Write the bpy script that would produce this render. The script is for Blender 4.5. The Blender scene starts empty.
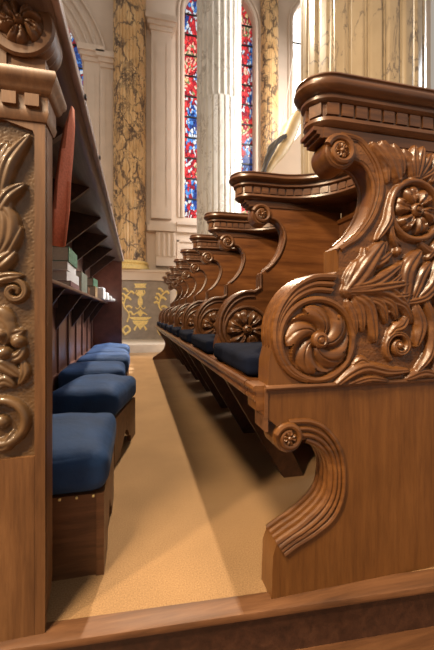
import bpy, bmesh, math, random
import numpy as np
from mathutils import Vector, Matrix
random.seed(4); rng = np.random.default_rng(4)
S = bpy.context.scene; COL = S.collection
PI = math.pi
# ------------------------------------------------------------------ camera
F = 340.0; VPX, VPY = 137.0, 314.5; H = 0.754
TH = math.atan((217-VPX)/F); c_, s_ = math.cos(TH), math.sin(TH)
def U(x, y, Y):                       # a point of the photo on the upright plane at depth Y
    t = (x-217)/F; d = Y/(c_-t*s_)
    return (d*(s_+t*c_), H+(VPY-y)/F*d)
def UX(x, Y): return U(x, 0, Y)[0]
def UZ(x, y, Y): return U(x, y, Y)[1]
cam = bpy.data.cameras.new('camera'); co = bpy.data.objects.new('camera', cam); COL.objects.link(co)
cam.sensor_fit = 'VERTICAL'; cam.sensor_height = 36; cam.lens = F/650*36
co.location = (0, 0, H); co.rotation_euler = (PI/2, 0, -TH)
cam.shift_y = -(325-VPY)/650.0
cam.clip_start = .02
cam.dof.use_dof = True; cam.dof.focus_distance = 1.45; cam.dof.aperture_fstop = 5.0
S.camera = co
# ------------------------------------------------------------------ mesh helpers
def cr(pts, n=6, closed=False):       # smooth curve through points
    P = [np.array(p, float) for p in pts]; out = []
    m = len(P)
    for i in range(m if closed else m-1):
        if closed: a, b, c, d = P[i-1], P[i], P[(i+1) % m], P[(i+2) % m]
        else: a, b, c, d = P[max(i-1, 0)], P[i], P[i+1], P[min(i+2, m-1)]
        for k in range(n):
            t = k/n
            out.append(.5*((2*b)+(c-a)*t+(2*a-5*b+4*c-d)*t*t+(3*b-a-3*c+d)*t**3))
    if not closed: out.append(P[-1])
    return [tuple(p) for p in out]
class MB:
    def __init__(s): s.v = []; s.f = []
    def add(s, v, f):
        o = len(s.v); s.v += [tuple(map(float, p)) for p in v]; s.f += [tuple(i+o for i in q) for q in f]; return s
    def box(s, x0, x1, y0, y1, z0, z1, rz=0, piv=None):
        v = [(x, y, z) for x in (x0, x1) for y in (y0, y1) for z in (z0, z1)]
        if rz:
            px, py = piv or ((x0+x1)/2, (y0+y1)/2); a, b = math.cos(rz), math.sin(rz)
            v = [(px+(x-px)*a-(y-py)*b, py+(x-px)*b+(y-py)*a, z) for x, y, z in v]
        return s.add(v, [(0, 1, 3, 2), (4, 6, 7, 5), (0, 4, 5, 1), (2, 3, 7, 6), (0, 2, 6, 4), (1, 5, 7, 3)])
    def rbox(s, x0, x1, y0, y1, z0, z1, r=.02, bulge=0, n=10, rz=0, sag=0, seed=0):
        c = np.array([(x0+x1)/2, (y0+y1)/2, (z0+z1)/2]); h = np.array([(x1-x0)/2, (y1-y0)/2, (z1-z0)/2])
        r = min(r, h.min()*.98); idx = {}; V = []; Fc = []
        rr = np.random.default_rng(seed); ph = rr.random(6)*6
        a, b = math.cos(rz), math.sin(rz)
        def vid(p):
            k = tuple(np.round(p, 5))
            if k in idx: return idx[k]
            q = p*h; inner = np.clip(q, -(h-r), h-r); d = q-inner; L = np.linalg.norm(d)
            if L > 1e-9: q = inner+d/L*r
            u, w = p[0], p[1]
            if p[2] > -.99: 
                q = q.copy(); q[2] += bulge*(1-u*u)*(1-w*w)*(p[2]+1)/2
                if sag: q[2] += sag*(math.sin(3*u+ph[0])*math.sin(2.6*w+ph[1])+.5*math.sin(7*u+ph[2]+2*w))*(p[2]+1)/2
            q = c+np.array([q[0]*a-q[1]*b, q[0]*b+q[1]*a, q[2]])
            idx[k] = len(V); V.append(q); return idx[k]
        g = np.sin(np.linspace(-1, 1, n+1)*PI/2)
        for ax in range(3):
            for sg in (-1, 1):
                for i in range(n):
                    for j in range(n):
                        q = []
                        for (di, dj) in ((0, 0), (1, 0), (1, 1), (0, 1)):
                            p = np.zeros(3); p[ax] = sg; p[(ax+1) % 3] = g[i+di]; p[(ax+2) % 3] = g[j+dj]; q.append(vid(p))
                        Fc.append(tuple(q) if sg > 0 else tuple(q[::-1]))
        return s.add(V, Fc)
    def tube(s, path, r, n=8, closed=False, flat=1.0):
        P = [Vector(p) for p in path]; m = len(P); V = []; Fc = []
        R = r if hasattr(r, '__len__') else [r]*m
        up = None
        for i in range(m):
            t = (P[(i+1) % m]-P[i-1]) if closed else (P[min(i+1, m-1)]-P[max(i-1, 0)])
            if t.length < 1e-9: t = Vector((0, 0, 1))
            t.normalize()
            if up is None:
                up = Vector((0, 1, 0)) if abs(t.y) < .9 else Vector((1, 0, 0))
            up = (up-t*up.dot(t)).normalized(); b = t.cross(up)
            for k in range(n):
                a = 2*PI*k/n; V.append(P[i]+up*(math.cos(a)*R[i]*flat)+b*(math.sin(a)*R[i]))
        for i in range(m if closed else m-1):
            j = (i+1) % m
            for k in range(n): Fc.append((i*n+k, i*n+(k+1) % n, j*n+(k+1) % n, j*n+k))
        if not closed: Fc += [tuple(range(n-1, -1, -1)), tuple(range((m-1)*n, m*n))]
        return s.add(V, Fc)
    def lathe_y(s, cx, cz, prof, n=40):          # prof: (r, y)
        V = []; Fc = []; m = len(prof)
        for r, y in prof:
            for k in range(n):
                a = 2*PI*k/n; V.append((cx+r*math.cos(a), y, cz+r*math.sin(a)))
        for i in range(m-1):
            for k in range(n): Fc.append((i*n+k, i*n+(k+1) % n, (i+1)*n+(k+1) % n, (i+1)*n+k))
        Fc += [tuple(range(n-1, -1, -1)), tuple(range((m-1)*n, m*n))]
        return s.add(V, Fc)
    def lathe_z(s, cx, cy, prof, n=48, rf=None): # prof: (r, z)
        V = []; Fc = []; m = len(prof)
        for r, z in prof:
            for k in range(n):
                a = 2*PI*k/n; q = r if rf is None else rf(r, z, a)
                V.append((cx+q*math.cos(a), cy+q*math.sin(a), z))
        for i in range(m-1):
            for k in range(n): Fc.append((i*n+k, i*n+(k+1) % n, (i+1)*n+(k+1) % n, (i+1)*n+k))
        Fc += [tuple(range(n-1, -1, -1)), tuple(range((m-1)*n, m*n))]
        return s.add(V, Fc)
    def prism_y(s, poly, y0, y1):                # outline in XZ given depth along Y
        n = len(poly); V = [(x, y0, z) for x, z in poly]+[(x, y1, z) for x, z in poly]
        Fc = [tuple(range(n)), tuple(range(2*n-1, n-1, -1))]+[(i, i+n, (i+1) % n+n, (i+1) % n) for i in range(n)]
        return s.add(V, Fc)
    def prism_x(s, poly, x0, x1):                # outline in YZ
        n = len(poly); V = [(x0, y, z) for y, z in poly]+[(x1, y, z) for y, z in poly]
        Fc = [tuple(range(n)), tuple(range(2*n-1, n-1, -1))]+[(i, i+n, (i+1) % n+n, (i+1) % n) for i in range(n)]
        return s.add(V, Fc)
    def loft(s, loops):                          # stacked closed loops of equal count
        n = len(loops[0]); V = [p for L in loops for p in L]; Fc = []
        for i in range(len(loops)-1):
            for k in range(n): Fc.append((i*n+k, i*n+(k+1) % n, (i+1)*n+(k+1) % n, (i+1)*n+k))
        Fc += [tuple(range(n-1, -1, -1)), tuple(range((len(loops)-1)*n, len(loops)*n))]
        return s.add(V, Fc)
    def polar(s, cx, cz, R, fn, y, na=96, nr=20):  # round carved relief facing -Y; fn(u, a) -> height
        V = [(cx, y-fn(0, 0), cz)]; Fc = []
        for i in range(1, nr+1):
            for k in range(na):
                a = 2*PI*k/na; u = i/nr; V.append((cx+R*u*math.cos(a), y-fn(u, a), cz+R*u*math.sin(a)))
        for k in range(na): Fc.append((0, 1+k, 1+(k+1) % na))
        for i in range(nr-1):
            for k in range(na):
                a0 = 1+i*na; Fc.append((a0+k, a0+na+k, a0+na+(k+1) % na, a0+(k+1) % na))
        return s.add(V, Fc)
    def build(s, name, mat, parent=None, smooth=True, angle=40):
        off = Vector(parent['_o']) if parent is not None and '_o' in parent.keys() else Vector((0, 0, 0))
        me = bpy.data.meshes.new(name); me.from_pydata([tuple(Vector(p)-off) for p in s.v], [], s.f)
        bm = bmesh.new(); bm.from_mesh(me); bmesh.ops.recalc_face_normals(bm, faces=bm.faces)
        for f in bm.faces: f.smooth = smooth
        if smooth:
            for e in bm.edges:
                if len(e.link_faces) == 2 and e.calc_face_angle(0) > math.radians(angle): e.smooth = False
        bm.to_mesh(me); bm.free()
        o = bpy.data.objects.new(name, me); COL.objects.link(o); me.materials.append(mat)
        if parent is not None: o.parent = parent; o['_o'] = list(off)
        return o
def tag(o, label=None, cat=None, group=None, kind=None):
    if label: o['label'] = label
    if cat: o['category'] = cat
    if group: o['group'] = group
    if kind: o['kind'] = kind
    return o
def thing(name, loc, label, cat, group=None):
    o = bpy.data.objects.new(name, None); COL.objects.link(o); o.location = loc; o['_o'] = list(loc)
    o.empty_display_size = .05
    return tag(o, label, cat, group)
def copy_tree(o, parent=None):
    n = o.copy(); COL.objects.link(n)
    if parent is not None: n.parent = parent
    for ch in [q for q in o.children]: copy_tree(ch, n)
    return n
# ------------------------------------------------------------------ materials
def nodes(name):
    m = bpy.data.materials.new(name); m.use_nodes = True; nt = m.node_tree
    b = nt.nodes['Principled BSDF']; return m, nt, b
def N(nt, t, **k):
    n = nt.nodes.new(t)
    for a, v in k.items():
        if a in n.inputs.keys(): n.inputs[a].default_value = v
        else: setattr(n, a, v)
    return n
def ramp(nt, stops, src, interp='LINEAR'):
    r = nt.nodes.new('ShaderNodeValToRGB'); e = r.color_ramp.elements; r.color_ramp.interpolation = interp
    while len(e) < len(stops): e.new(.5)
    for q, (p, c) in zip(e, stops): q.position = p; q.color = (*c, 1)
    nt.links.new(src, r.inputs[0]); return r
def coords(nt, scale=(1, 1, 1), rot=(0, 0, 0), space='Object'):
    tc = nt.nodes.new('ShaderNodeTexCoord'); mp = nt.nodes.new('ShaderNodeMapping')
    mp.inputs['Scale'].default_value = scale; mp.inputs['Rotation'].default_value = rot
    nt.links.new(tc.outputs[space], mp.inputs[0]); return mp.outputs[0]
def wood(name, dark, mid, light, grain='x', rough=.36, coat=.35, bump=.12, fine=1.0):
    m, nt, b = nodes(name); L = nt.links.new
    st = {'x': (1.2, 14, 14), 'y': (14, 1.2, 14), 'z': (14, 14, 1.2)}[grain]
    v = coords(nt, tuple(q*fine for q in st))
    n1 = N(nt, 'ShaderNodeTexNoise', Scale=2.2, Detail=6, Roughness=.62, Distortion=.6); L(v, n1.inputs['Vector'])
    r1 = ramp(nt, [(.3, dark), (.5, mid), (.72, light)], n1.outputs['Fac'])
    v2 = coords(nt, tuple(q*fine*4 for q in st))
    n2 = N(nt, 'ShaderNodeTexNoise', Scale=3.0, Detail=3, Roughness=.6); L(v2, n2.inputs['Vector'])
    r2 = ramp(nt, [(.35, (.82, .8, .78)), (.55, (1, 1, 1))], n2.outputs['Fac'])
    mx = N(nt, 'ShaderNodeMixRGB', blend_type='MULTIPLY'); mx.inputs[0].default_value = .8
    L(r1.outputs[0], mx.inputs[1]); L(r2.outputs[0], mx.inputs[2])
    n3 = N(nt, 'ShaderNodeTexNoise', Scale=5.0, Detail=3); L(coords(nt), n3.inputs['Vector'])
    r3 = ramp(nt, [(.3, (.78, .76, .74)), (.65, (1.08, 1.06, 1.04))], n3.outputs['Fac'])
    m2 = N(nt, 'ShaderNodeMixRGB', blend_type='MULTIPLY'); m2.inputs[0].default_value = .8
    L(mx.outputs[0], m2.inputs[1]); L(r3.outputs[0], m2.inputs[2]); L(m2.outputs[0], b.inputs['Base Color'])
    rr = N(nt, 'ShaderNodeMapRange'); rr.inputs['To Min'].default_value = rough-.08; rr.inputs['To Max'].default_value = rough+.14
    L(n3.outputs['Fac'], rr.inputs[0]); L(rr.outputs[0], b.inputs['Roughness'])
    b.inputs['Coat Weight'].default_value = coat; b.inputs['Coat Roughness'].default_value = .36
    bp = N(nt, 'ShaderNodeBump', Strength=bump, Distance=.004); L(n2.outputs['Fac'], bp.inputs['Height']); L(bp.outputs[0], b.inputs['Normal'])
    return m
def plain(name, col, rough=.5, metal=0, bump=0, scale=60, var=.12, coat=0):
    m, nt, b = nodes(name); L = nt.links.new
    n = N(nt, 'ShaderNodeTexNoise', Scale=scale, Detail=4); L(coords(nt), n.inputs['Vector'])
    r = ramp(nt, [(.3, tuple(q*(1-var) for q in col)), (.7, tuple(min(1, q*(1+var)) for q in col))], n.outputs['Fac'])
    L(r.outputs[0], b.inputs['Base Color']); b.inputs['Roughness'].default_value = rough; b.inputs['Metallic'].default_value = metal
    b.inputs['Coat Weight'].default_value = coat
    if bump:
        bp = N(nt, 'ShaderNodeBump', Strength=bump, Distance=.005); L(n.outputs['Fac'], bp.inputs['Height']); L(bp.outputs[0], b.inputs['Normal'])
    return m
def marble(name, base, light, vein, vs=1.0, amt=.06, rough=.3, stretch=(1, 1, .55)):
    m, nt, b = nodes(name); L = nt.links.new
    v = coords(nt, tuple(vs*q for q in stretch))
    n0 = N(nt, 'ShaderNodeTexNoise', Scale=1.6, Detail=6, Roughness=.6); L(v, n0.inputs['Vector'])
    r0 = ramp(nt, [(.35, base), (.65, light)], n0.outputs['Fac'])
    n1 = N(nt, 'ShaderNodeTexNoise', Scale=1.5, Detail=9, Roughness=.66, Distortion=.9); L(v, n1.inputs['Vector'])
    a = N(nt, 'ShaderNodeMath', operation='SUBTRACT'); L(n1.outputs['Fac'], a.inputs[0]); a.inputs[1].default_value = .5
    ab = N(nt, 'ShaderNodeMath', operation='ABSOLUTE'); L(a.outputs[0], ab.inputs[0])
    r1 = ramp(nt, [(0, (1, 1, 1)), (amt*.35, (.75, .75, .75)), (amt, (0, 0, 0))], ab.outputs[0])
    n2 = N(nt, 'ShaderNodeTexNoise', Scale=1.1, Detail=3); L(v, n2.inputs['Vector'])
    r2 = ramp(nt, [(.42, (0, 0, 0)), (.58, (1, 1, 1))], n2.outputs['Fac'])
    mm = N(nt, 'ShaderNodeMath', operation='MULTIPLY'); L(r1.outputs[0], mm.inputs[0]); L(r2.outputs[0], mm.inputs[1])
    mx = N(nt, 'ShaderNodeMixRGB'); L(mm.outputs[0], mx.inputs[0]); L(r0.outputs[0], mx.inputs[1]); mx.inputs[2].default_value = (*vein, 1)
    L(mx.outputs[0], b.inputs['Base Color']); b.inputs['Roughness'].default_value = rough
    return m
M = {}
M['oak_end'] = wood('carved_oak', (.072, .027, .0065), (.138, .052, .012), (.215, .09, .023), 'x', .3, .45)
M['oak_panel'] = wood('figured_oak', (.113, .043, .0095), (.152, .06, .0135), (.193, .08, .02), 'z', .36, .4)
M['oak_post'] = wood('golden_oak', (.10, .043, .014), (.15, .067, .023), (.215, .103, .038), 'z', .45, .15)
M['oak_div'] = wood('red_oak', (.09, .03, .008), (.155, .055, .015), (.22, .086, .025), 'x', .3, .5)
M['oak_cap'] = wood('waxed_oak', (.058, .022, .0075), (.112, .044, .0145), (.185, .078, .027), 'x', .28, .5)
M['oak_dark'] = wood('dark_oak', (.03, .012, .007), (.055, .022, .012), (.09, .038, .02), 'y', .4, .3)
M['oak_wains'] = wood('wainscot_oak', (.09, .037, .025), (.155, .066, .044), (.22, .1, .07), 'z', .3, .5)
M['oak_kneel'] = wood('kneeler_oak', (.085, .035, .014), (.14, .06, .024), (.2, .09, .038), 'x', .45, .15)
M['oak_kerb'] = wood('kerb_oak', (.085, .035, .013), (.15, .064, .024), (.22, .1, .042), 'x', .55, .05)
M['stone'] = plain('cream_painted_stone', (.66, .54, .44), .7, var=.05, scale=3)
M['stone2'] = plain('pale_stone', (.66, .56, .45), .5, var=.08, scale=6)
M['gold'] = plain('gilding', (.9, .66, .26), .35, 0, var=.2, scale=40)
M['grey'] = plain('grey_stone_panel', (.3, .25, .21), .6, var=.15, scale=8)
def breccia(name):
    m = marble(name, (.60, .36, .15), (.76, .52, .26), (.05, .03, .025), 2.4, .045); nt = m.node_tree; L = nt.links.new; b = nt.nodes['Principled BSDF']
    src = b.inputs['Base Color'].links[0].from_socket
    v = coords(nt, (2.6, 2.6, 1.9)); n = N(nt, 'ShaderNodeTexNoise', Scale=2.5, Detail=5, Roughness=.6); L(v, n.inputs['Vector'])
    ad = N(nt, 'ShaderNodeVectorMath', operation='MULTIPLY_ADD'); L(n.outputs['Color'], ad.inputs[0]); ad.inputs[1].default_value = (.75,)*3; L(v, ad.inputs[2])
    vo = N(nt, 'ShaderNodeTexVoronoi', Scale=1.15, feature='DISTANCE_TO_EDGE'); L(ad.outputs[0], vo.inputs['Vector'])
    w = N(nt, 'ShaderNodeTexNoise', Scale=1.6, Detail=4); L(v, w.inputs['Vector'])
    wr = ramp(nt, [(.4, (.012,)*3), (.68, (.13,)*3)], w.outputs['Fac'])
    d = N(nt, 'ShaderNodeMath', operation='DIVIDE'); L(vo.outputs['Distance'], d.inputs[0]); L(wr.outputs[0], d.inputs[1])
    k = ramp(nt, [(.35, (.85,)*3), (1.0, (0,)*3)], d.outputs[0])
    mx = N(nt, 'ShaderNodeMixRGB'); L(k.outputs[0], mx.inputs[0]); L(src, mx.inputs[1]); mx.inputs[2].default_value = (.085, .05, .035, 1)
    L(mx.outputs[0], b.inputs['Base Color']); return m
M['yellow'] = breccia('sienna_marble')
M['yellow2'] = marble('pale_sienna_marble', (.27, .205, .13), (.345, .27, .18), (.08, .06, .05), 2.0, .018)
M['white'] = marble('white_marble', (.66, .62, .55), (.76, .72, .66), (.42, .37, .32), 2.2, .035)
M['red'] = plain('red_cloth', (.6, .19, .11), .85, bump=.2, scale=200)
M['black'] = plain('blackened_iron', (.012, .01, .01), .5)
M['rope'] = plain('dark_drape', (.05, .04, .035), .8, bump=.6, scale=60)
M['cord'] = plain('white_cord', (.8, .78, .74), .6)
M['paper'] = plain('page_paper', (.72, .66, .56), .8, var=.08, scale=150)
M['papwhite'] = plain('white_paper', (.85, .83, .8), .7, var=.04)
M['bk_green'] = plain('green_bookcloth', (.1, .22, .13), .6, var=.5, scale=70)
M['bk_tan'] = plain('tan_bookcloth', (.42, .27, .13), .6)
M['bk_brown'] = plain('brown_leather', (.2, .09, .04), .5)
M['bk_purple'] = plain('faded_plum_cover', (.3, .16, .16), .6)
M['bk_grey'] = plain('grey_green_cover', (.24, .26, .2), .6, var=.3, scale=50)
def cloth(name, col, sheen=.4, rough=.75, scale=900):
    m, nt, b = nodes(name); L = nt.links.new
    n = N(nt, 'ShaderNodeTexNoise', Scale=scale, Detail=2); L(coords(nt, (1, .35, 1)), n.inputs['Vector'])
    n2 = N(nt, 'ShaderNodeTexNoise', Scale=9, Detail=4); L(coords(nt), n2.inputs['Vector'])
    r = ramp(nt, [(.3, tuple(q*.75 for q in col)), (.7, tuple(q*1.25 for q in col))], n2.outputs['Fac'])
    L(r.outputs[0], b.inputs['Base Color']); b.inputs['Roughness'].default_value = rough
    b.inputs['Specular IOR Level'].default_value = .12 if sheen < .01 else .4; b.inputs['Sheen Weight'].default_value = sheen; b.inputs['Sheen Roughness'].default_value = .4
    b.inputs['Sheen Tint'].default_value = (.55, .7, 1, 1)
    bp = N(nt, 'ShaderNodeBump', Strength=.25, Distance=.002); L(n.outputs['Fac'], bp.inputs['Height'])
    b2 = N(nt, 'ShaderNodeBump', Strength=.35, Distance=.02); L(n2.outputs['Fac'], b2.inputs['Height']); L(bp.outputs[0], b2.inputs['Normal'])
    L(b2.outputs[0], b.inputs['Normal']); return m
M['blue'] = cloth('blue_kneeler_cloth', (.010, .044, .135), .06, .75)
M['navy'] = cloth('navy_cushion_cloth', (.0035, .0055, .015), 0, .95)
def carpet():
    m, nt, b = nodes('tan_carpet'); L = nt.links.new
    n = N(nt, 'ShaderNodeTexNoise', Scale=260, Detail=3, Roughness=.7); L(coords(nt), n.inputs['Vector'])
    n2 = N(nt, 'ShaderNodeTexNoise', Scale=3, Detail=4); L(coords(nt), n2.inputs['Vector'])
    r = ramp(nt, [(.3, (.225, .125, .052)), (.7, (.43, .26, .125))], n.outputs['Fac'])
    r2 = ramp(nt, [(.3, (.85, .85, .85)), (.7, (1.08, 1.08, 1.08))], n2.outputs['Fac'])
    mx = N(nt, 'ShaderNodeMixRGB', blend_type='MULTIPLY'); mx.inputs[0].default_value = 1
    L(r.outputs[0], mx.inputs[1]); L(r2.outputs[0], mx.inputs[2]); L(mx.outputs[0], b.inputs['Base Color'])
    b.inputs['Roughness'].default_value = .95
    bp = N(nt, 'ShaderNodeBump', Strength=.5, Distance=.004); L(n.outputs['Fac'], bp.inputs['Height']); L(bp.outputs[0], b.inputs['Normal']); return m
M['carpet'] = carpet()
def stained(name, shift, strength):
    m, nt, b = nodes(name); L = nt.links.new
    tc = nt.nodes.new('ShaderNodeTexCoord'); mp = nt.nodes.new('ShaderNodeMapping'); L(tc.outputs['Object'], mp.inputs[0])
    mp.inputs['Location'].default_value = (shift, 0, shift*.7); mp.inputs['Scale'].default_value = (1.3, 1, .75)
    vo = N(nt, 'ShaderNodeTexVoronoi', Scale=12.0); L(mp.outputs[0], vo.inputs['Vector'])
    big = N(nt, 'ShaderNodeTexNoise', Scale=1.3, Detail=1); L(mp.outputs[0], big.inputs['Vector'])
    sp = N(nt, 'ShaderNodeSeparateColor'); L(vo.outputs['Color'], sp.inputs[0])
    ad = N(nt, 'ShaderNodeMath', operation='MULTIPLY_ADD'); L(sp.outputs[0], ad.inputs[0]); ad.inputs[1].default_value = .46
    sc = N(nt, 'ShaderNodeMath', operation='MULTIPLY_ADD'); L(big.outputs['Fac'], sc.inputs[0]); sc.inputs[1].default_value = 2.4; sc.inputs[2].default_value = -.98
    L(sc.outputs[0], ad.inputs[2])
    r = ramp(nt, [(0, (.02, .05, .22)), (.14, (.06, .2, .55)), (.26, (.5, .56, .62)), (.36, (.2, .015, .03)), (.46, (.42, .025, .035)), (.58, (.62, .045, .05)), (.74, (.8, .42, .33)), (.82, (.15, .22, .1)), (.89, (.6, .45, .22)), (.95, (.35, .03, .05))], ad.outputs[0], 'CONSTANT')
    ve = N(nt, 'ShaderNodeTexVoronoi', Scale=12.0, feature='DISTANCE_TO_EDGE'); L(mp.outputs[0], ve.inputs['Vector'])
    re = ramp(nt, [(.02, (.05, .05, .05)), (.06, (1, 1, 1))], ve.outputs['Distance'])
    mx = N(nt, 'ShaderNodeMixRGB', blend_type='MULTIPLY'); mx.inputs[0].default_value = 1
    L(r.outputs[0], mx.inputs[1]); L(re.outputs[0], mx.inputs[2])
    L(mx.outputs[0], b.inputs['Base Color']); L(mx.outputs[0], b.inputs['Emission Color']); b.inputs['Emission Strength'].default_value = strength
    b.inputs['Roughness'].default_value = .2; return m
M['glass'] = stained('stained_glass', 0, .55)
M['glass2'] = stained('stained_glass_pale', 5.7, .8)
mm, nt, b = nodes('daylight_glass'); b.inputs['Emission Color'].default_value = (1, .98, .95, 1); b.inputs['Emission Strength'].default_value = 3.0; M['day'] = mm
# ------------------------------------------------------------------ reading of the carved outline
YF = .84; TK = .075; YC = YF+TK/2; STEP = .60
def P(lst, Y=YF): return [U(x, y, Y) for x, y in lst]
SC_UP = U(340, 152, YF); R_UP = .047          # upper scroll
SC_LO = U(288, 437, YF); R_LO = .041          # leg scroll
VOL = U(316.5, 339.5, YF); R_RING = .109      # big volute
def circ(c, r, a0, a1, n=14): return [(c[0]+r*math.cos(math.radians(a0+(a1-a0)*i/n)), c[1]+r*math.sin(math.radians(a0+(a1-a0)*i/n))) for i in range(n+1)]
XB = 1.0; ZTOP = 1.245; ZLEDGE = .563
s_up = cr([(SC_UP[0]+R_UP*.95, SC_UP[1]-.012)]+P([(364, 163), (371, 173), (375, 187), (373, 202), (367, 218), (357, 233), (346, 243)]), 5)
volr = [(75, .176), (95, .166), (120, .15), (150, .133), (180, .123), (205, .119), (225, .117)]
vol_out = cr([(VOL[0]+r*math.cos(math.radians(a)), VOL[1]+r*math.sin(math.radians(a))) for a, r in volr], 5)
vol_sil = vol_out[:21]+P([(269, 362), (268.5, 372)])
notch = P([(338, 248), (338, 271)])
s_lo = cr(P([(306, 440), (316, 444), (325, 452), (331, 466), (331, 485), (327, 499), (318, 511), (303, 525), (289, 535), (277, 544)]), 5)
lo_left = P([(267, 425)])
# whole end: clockwise from upper right
scroll_up_arc = circ(SC_UP, R_UP, 118, 345, 24)
end_poly = [(XB, ZTOP), (SC_UP[0]-.005, ZTOP)]+scroll_up_arc+s_up[1:]+notch+vol_sil[1:]+P([(268, 386)])+P([(267, 418)])
end_poly += circ(SC_LO, R_LO, 135, 350, 20)+s_lo[1:]+[(U(273, 565, YF)[0], U(273, 556, YF)[1]), (U(271.5, 598, YF)[0], 0.0), (XB, 0.0)]
div_poly = [(.949, ZTOP), (SC_UP[0]-.005, ZTOP)]+scroll_up_arc+s_up[1:]+notch+vol_sil[1:]+[(VOL[0]-.1, .5705), (.949, .5705)]
rim_up = cr([(SC_UP[0]+.0, SC_UP[1]+R_UP)]+P([(358.6, 140), (371, 154), (379, 170), (381.5, 190), (374, 215.7), (359, 237), (346, 245.5)])+P([(340, 250)]), 6)
rim_lo = cr([(SC_LO[0], SC_LO[1]+R_LO)]+P([(308.5, 421), (324, 428), (336, 443), (342, 461.5), (343, 486), (339, 504.6), (330, 520), (311.5, 535), (296, 544.6), (284, 554)]), 6)
def to3(path, y): return [(x, y, z) for x, z in path]
def reeds(mb, front, y0, sil, y1, fr=.009, sr=.0085, ns=3, mid=True):
    mb.tube(to3(front, y0), fr, 8)
    if mid:
        n = min(len(front), len(sil))
        a = np.array([front[int(i*(len(front)-1)/(n-1))] for i in range(n)]); b = np.array([sil[int(i*(len(sil)-1)/(n-1))] for i in range(n)])
        for k in (.36, .68): mb.tube(to3([tuple(q) for q in a*(1-k)+b*k], y0), fr*.85, 8)
    for k in range(ns):
        mb.tube(to3(sil, y0+.006+(y1-y0-.012)*k/(ns-1)), sr, 8)
def spiral(c, r0, r1, a0, turns, n=60): return [(c[0]+(r0+(r1-r0)*(i/n)**.8)*math.cos(a0+turns*2*PI*i/n), c[1]+(r0+(r1-r0)*(i/n)**.8)*math.sin(a0+turns*2*PI*i/n)) for i in range(n+1)]
def scroll_roll(mb, c, r, y0, y1, ribs=4):
    m = 40; pr = [(.3*r, y0+.004)]
    for i in range(m+1):
        t = i/m; e = 1-.10*abs(math.cos(t*ribs*PI))**4
        pr.append((r*e, y0+(y1-y0)*t))
    mb.lathe_y(c[0], c[1], pr, 40)
    mb.tube(to3(spiral(c, r*.93, r*.42, PI*.9, -1.25), y0), [.0105*r/.047*(1-.35*i/60) for i in range(61)], 8)
def rosette_fn(n, Hh, twist=0, boss=.26, vein=.3, ph=0.):
    def fn(u, a):
        if u < boss: 
            q = u/boss
            return Hh*(.55+.55*math.sqrt(max(0, 1-q*q)))*(1-.25*(1 if .35 < q < .55 else 0))
        t = (u-boss)/(1-boss); aa = a*n/2+twist*t*n/2+ph; cc = abs(math.cos(aa))
        lim = .6+.36*min(1, cc*1.7)-.05*math.exp(-((1-cc)/.015)**2)
        if t > lim: return 0.0
        k = t/lim
        body = math.sin(PI*min(1, k*.92+.08))**.6*(min(1, cc*1.35))**.7
        return Hh*(.1+.9*body)*(1-vein*math.exp(-((1-cc)/.02)**2))*(1-.25*math.sin(k*PI)**4*(1 if cc > .8 else 0))
    return fn
# cap of each seat divider: a plan outline with the rounded nose in front
NOSE = .42+.075
def cap_plan(near, far, off):
    w = .034; r = w+off; pts = []; NOSE = .495 if near else .525
    def curve(sg):
        q = []
        for i in range(13):
            a = PI/2*i/12; nx, ny = math.sin(a), math.cos(a)
            q.append((.62+(.28)*math.sin(a)-off*nx*1.0, sg*(.30-.266*math.cos(a)*1.0+off*ny*0)+0))
        # push outward (towards the concave side)
        out = []
        for i in range(13):
            a = PI/2*i/12
            out.append((.62+(.28-off)*math.sin(a), sg*(.2995-(.2655-off)*math.cos(a))))
        return out
    pts += [(NOSE+r*math.cos(a)*1.15, r*math.sin(a)) for a in [PI/2+PI*i/20 for i in range(21)]]   # far -> nose -> near
    if near: pts += curve(-1)+[(XB, -.2995)]
    else: pts += [(.7, -r), (.85, -r), (XB, -r)]
    if far: pts += [(XB, .2995)]+curve(1)[::-1]
    else: pts += [(XB, r), (.8, r)]
    return pts
CAPP = [(-.004, 1.266), (.004, 1.267), (.015, 1.272), (.021, 1.279), (.019, 1.288), (.013, 1.291), (.013, 1.321), (.022, 1.323), (.027, 1.328), (.027, 1.334), (.022, 1.338), (.022, 1.341),
        (.033, 1.344), (.041, 1.350), (.045, 1.357), (.043, 1.365), (.037, 1.369), (.037, 1.372), (.041, 1.375), (.039, 1.379), (.028, 1.380)]
def make_cap(near, far, Y0):
    kz = 1.0 if near else 1.17
    mb = MB(); mb.loft([[(x, Y0+y, 1.266+(z-1.266)*kz) for x, y in cap_plan(near, far, o)] for o, z in CAPP])
    hw = TK/2+.004 if not near else .034
    mb.box(.497, XB if not near else .95, Y0-hw, Y0+hw, 1.238, 1.2665)
    for k in range(3): mb.box(.497-.010*(k+1), .497-.010*k+.0005, Y0-hw+.003, Y0+hw-.003, 1.238+.009*k, 1.2665)
    pl = cap_plan(near, far, .013); path = pl[8:33] if near else pl[8:24]
    # dentil blocks walk along the edge
    acc = .0; blk = .035 if not near else .03; gap = .009
    for i in range(len(path)-1):
        a, b = np.array(path[i]), np.array(path[i+1]); L = np.linalg.norm(b-a); d = (b-a)/max(L, 1e-9); nrm = np.array([d[1], -d[0]])
        if nrm[1] > 0 and i > 14: nrm = -nrm
        t = acc
        while t < L:
            p = a+d*t
            if near and abs(p[1]) > .272: break
            ang = math.atan2(d[1], d[0])
            mb.box(p[0]-blk/2, p[0]+blk/2, Y0+p[1]-.006, Y0+p[1]+.006, 1.266+.027*kz, 1.266+.054*kz, ang)
            t += blk+gap
        acc = max(t-L, 0)
    return mb
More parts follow.
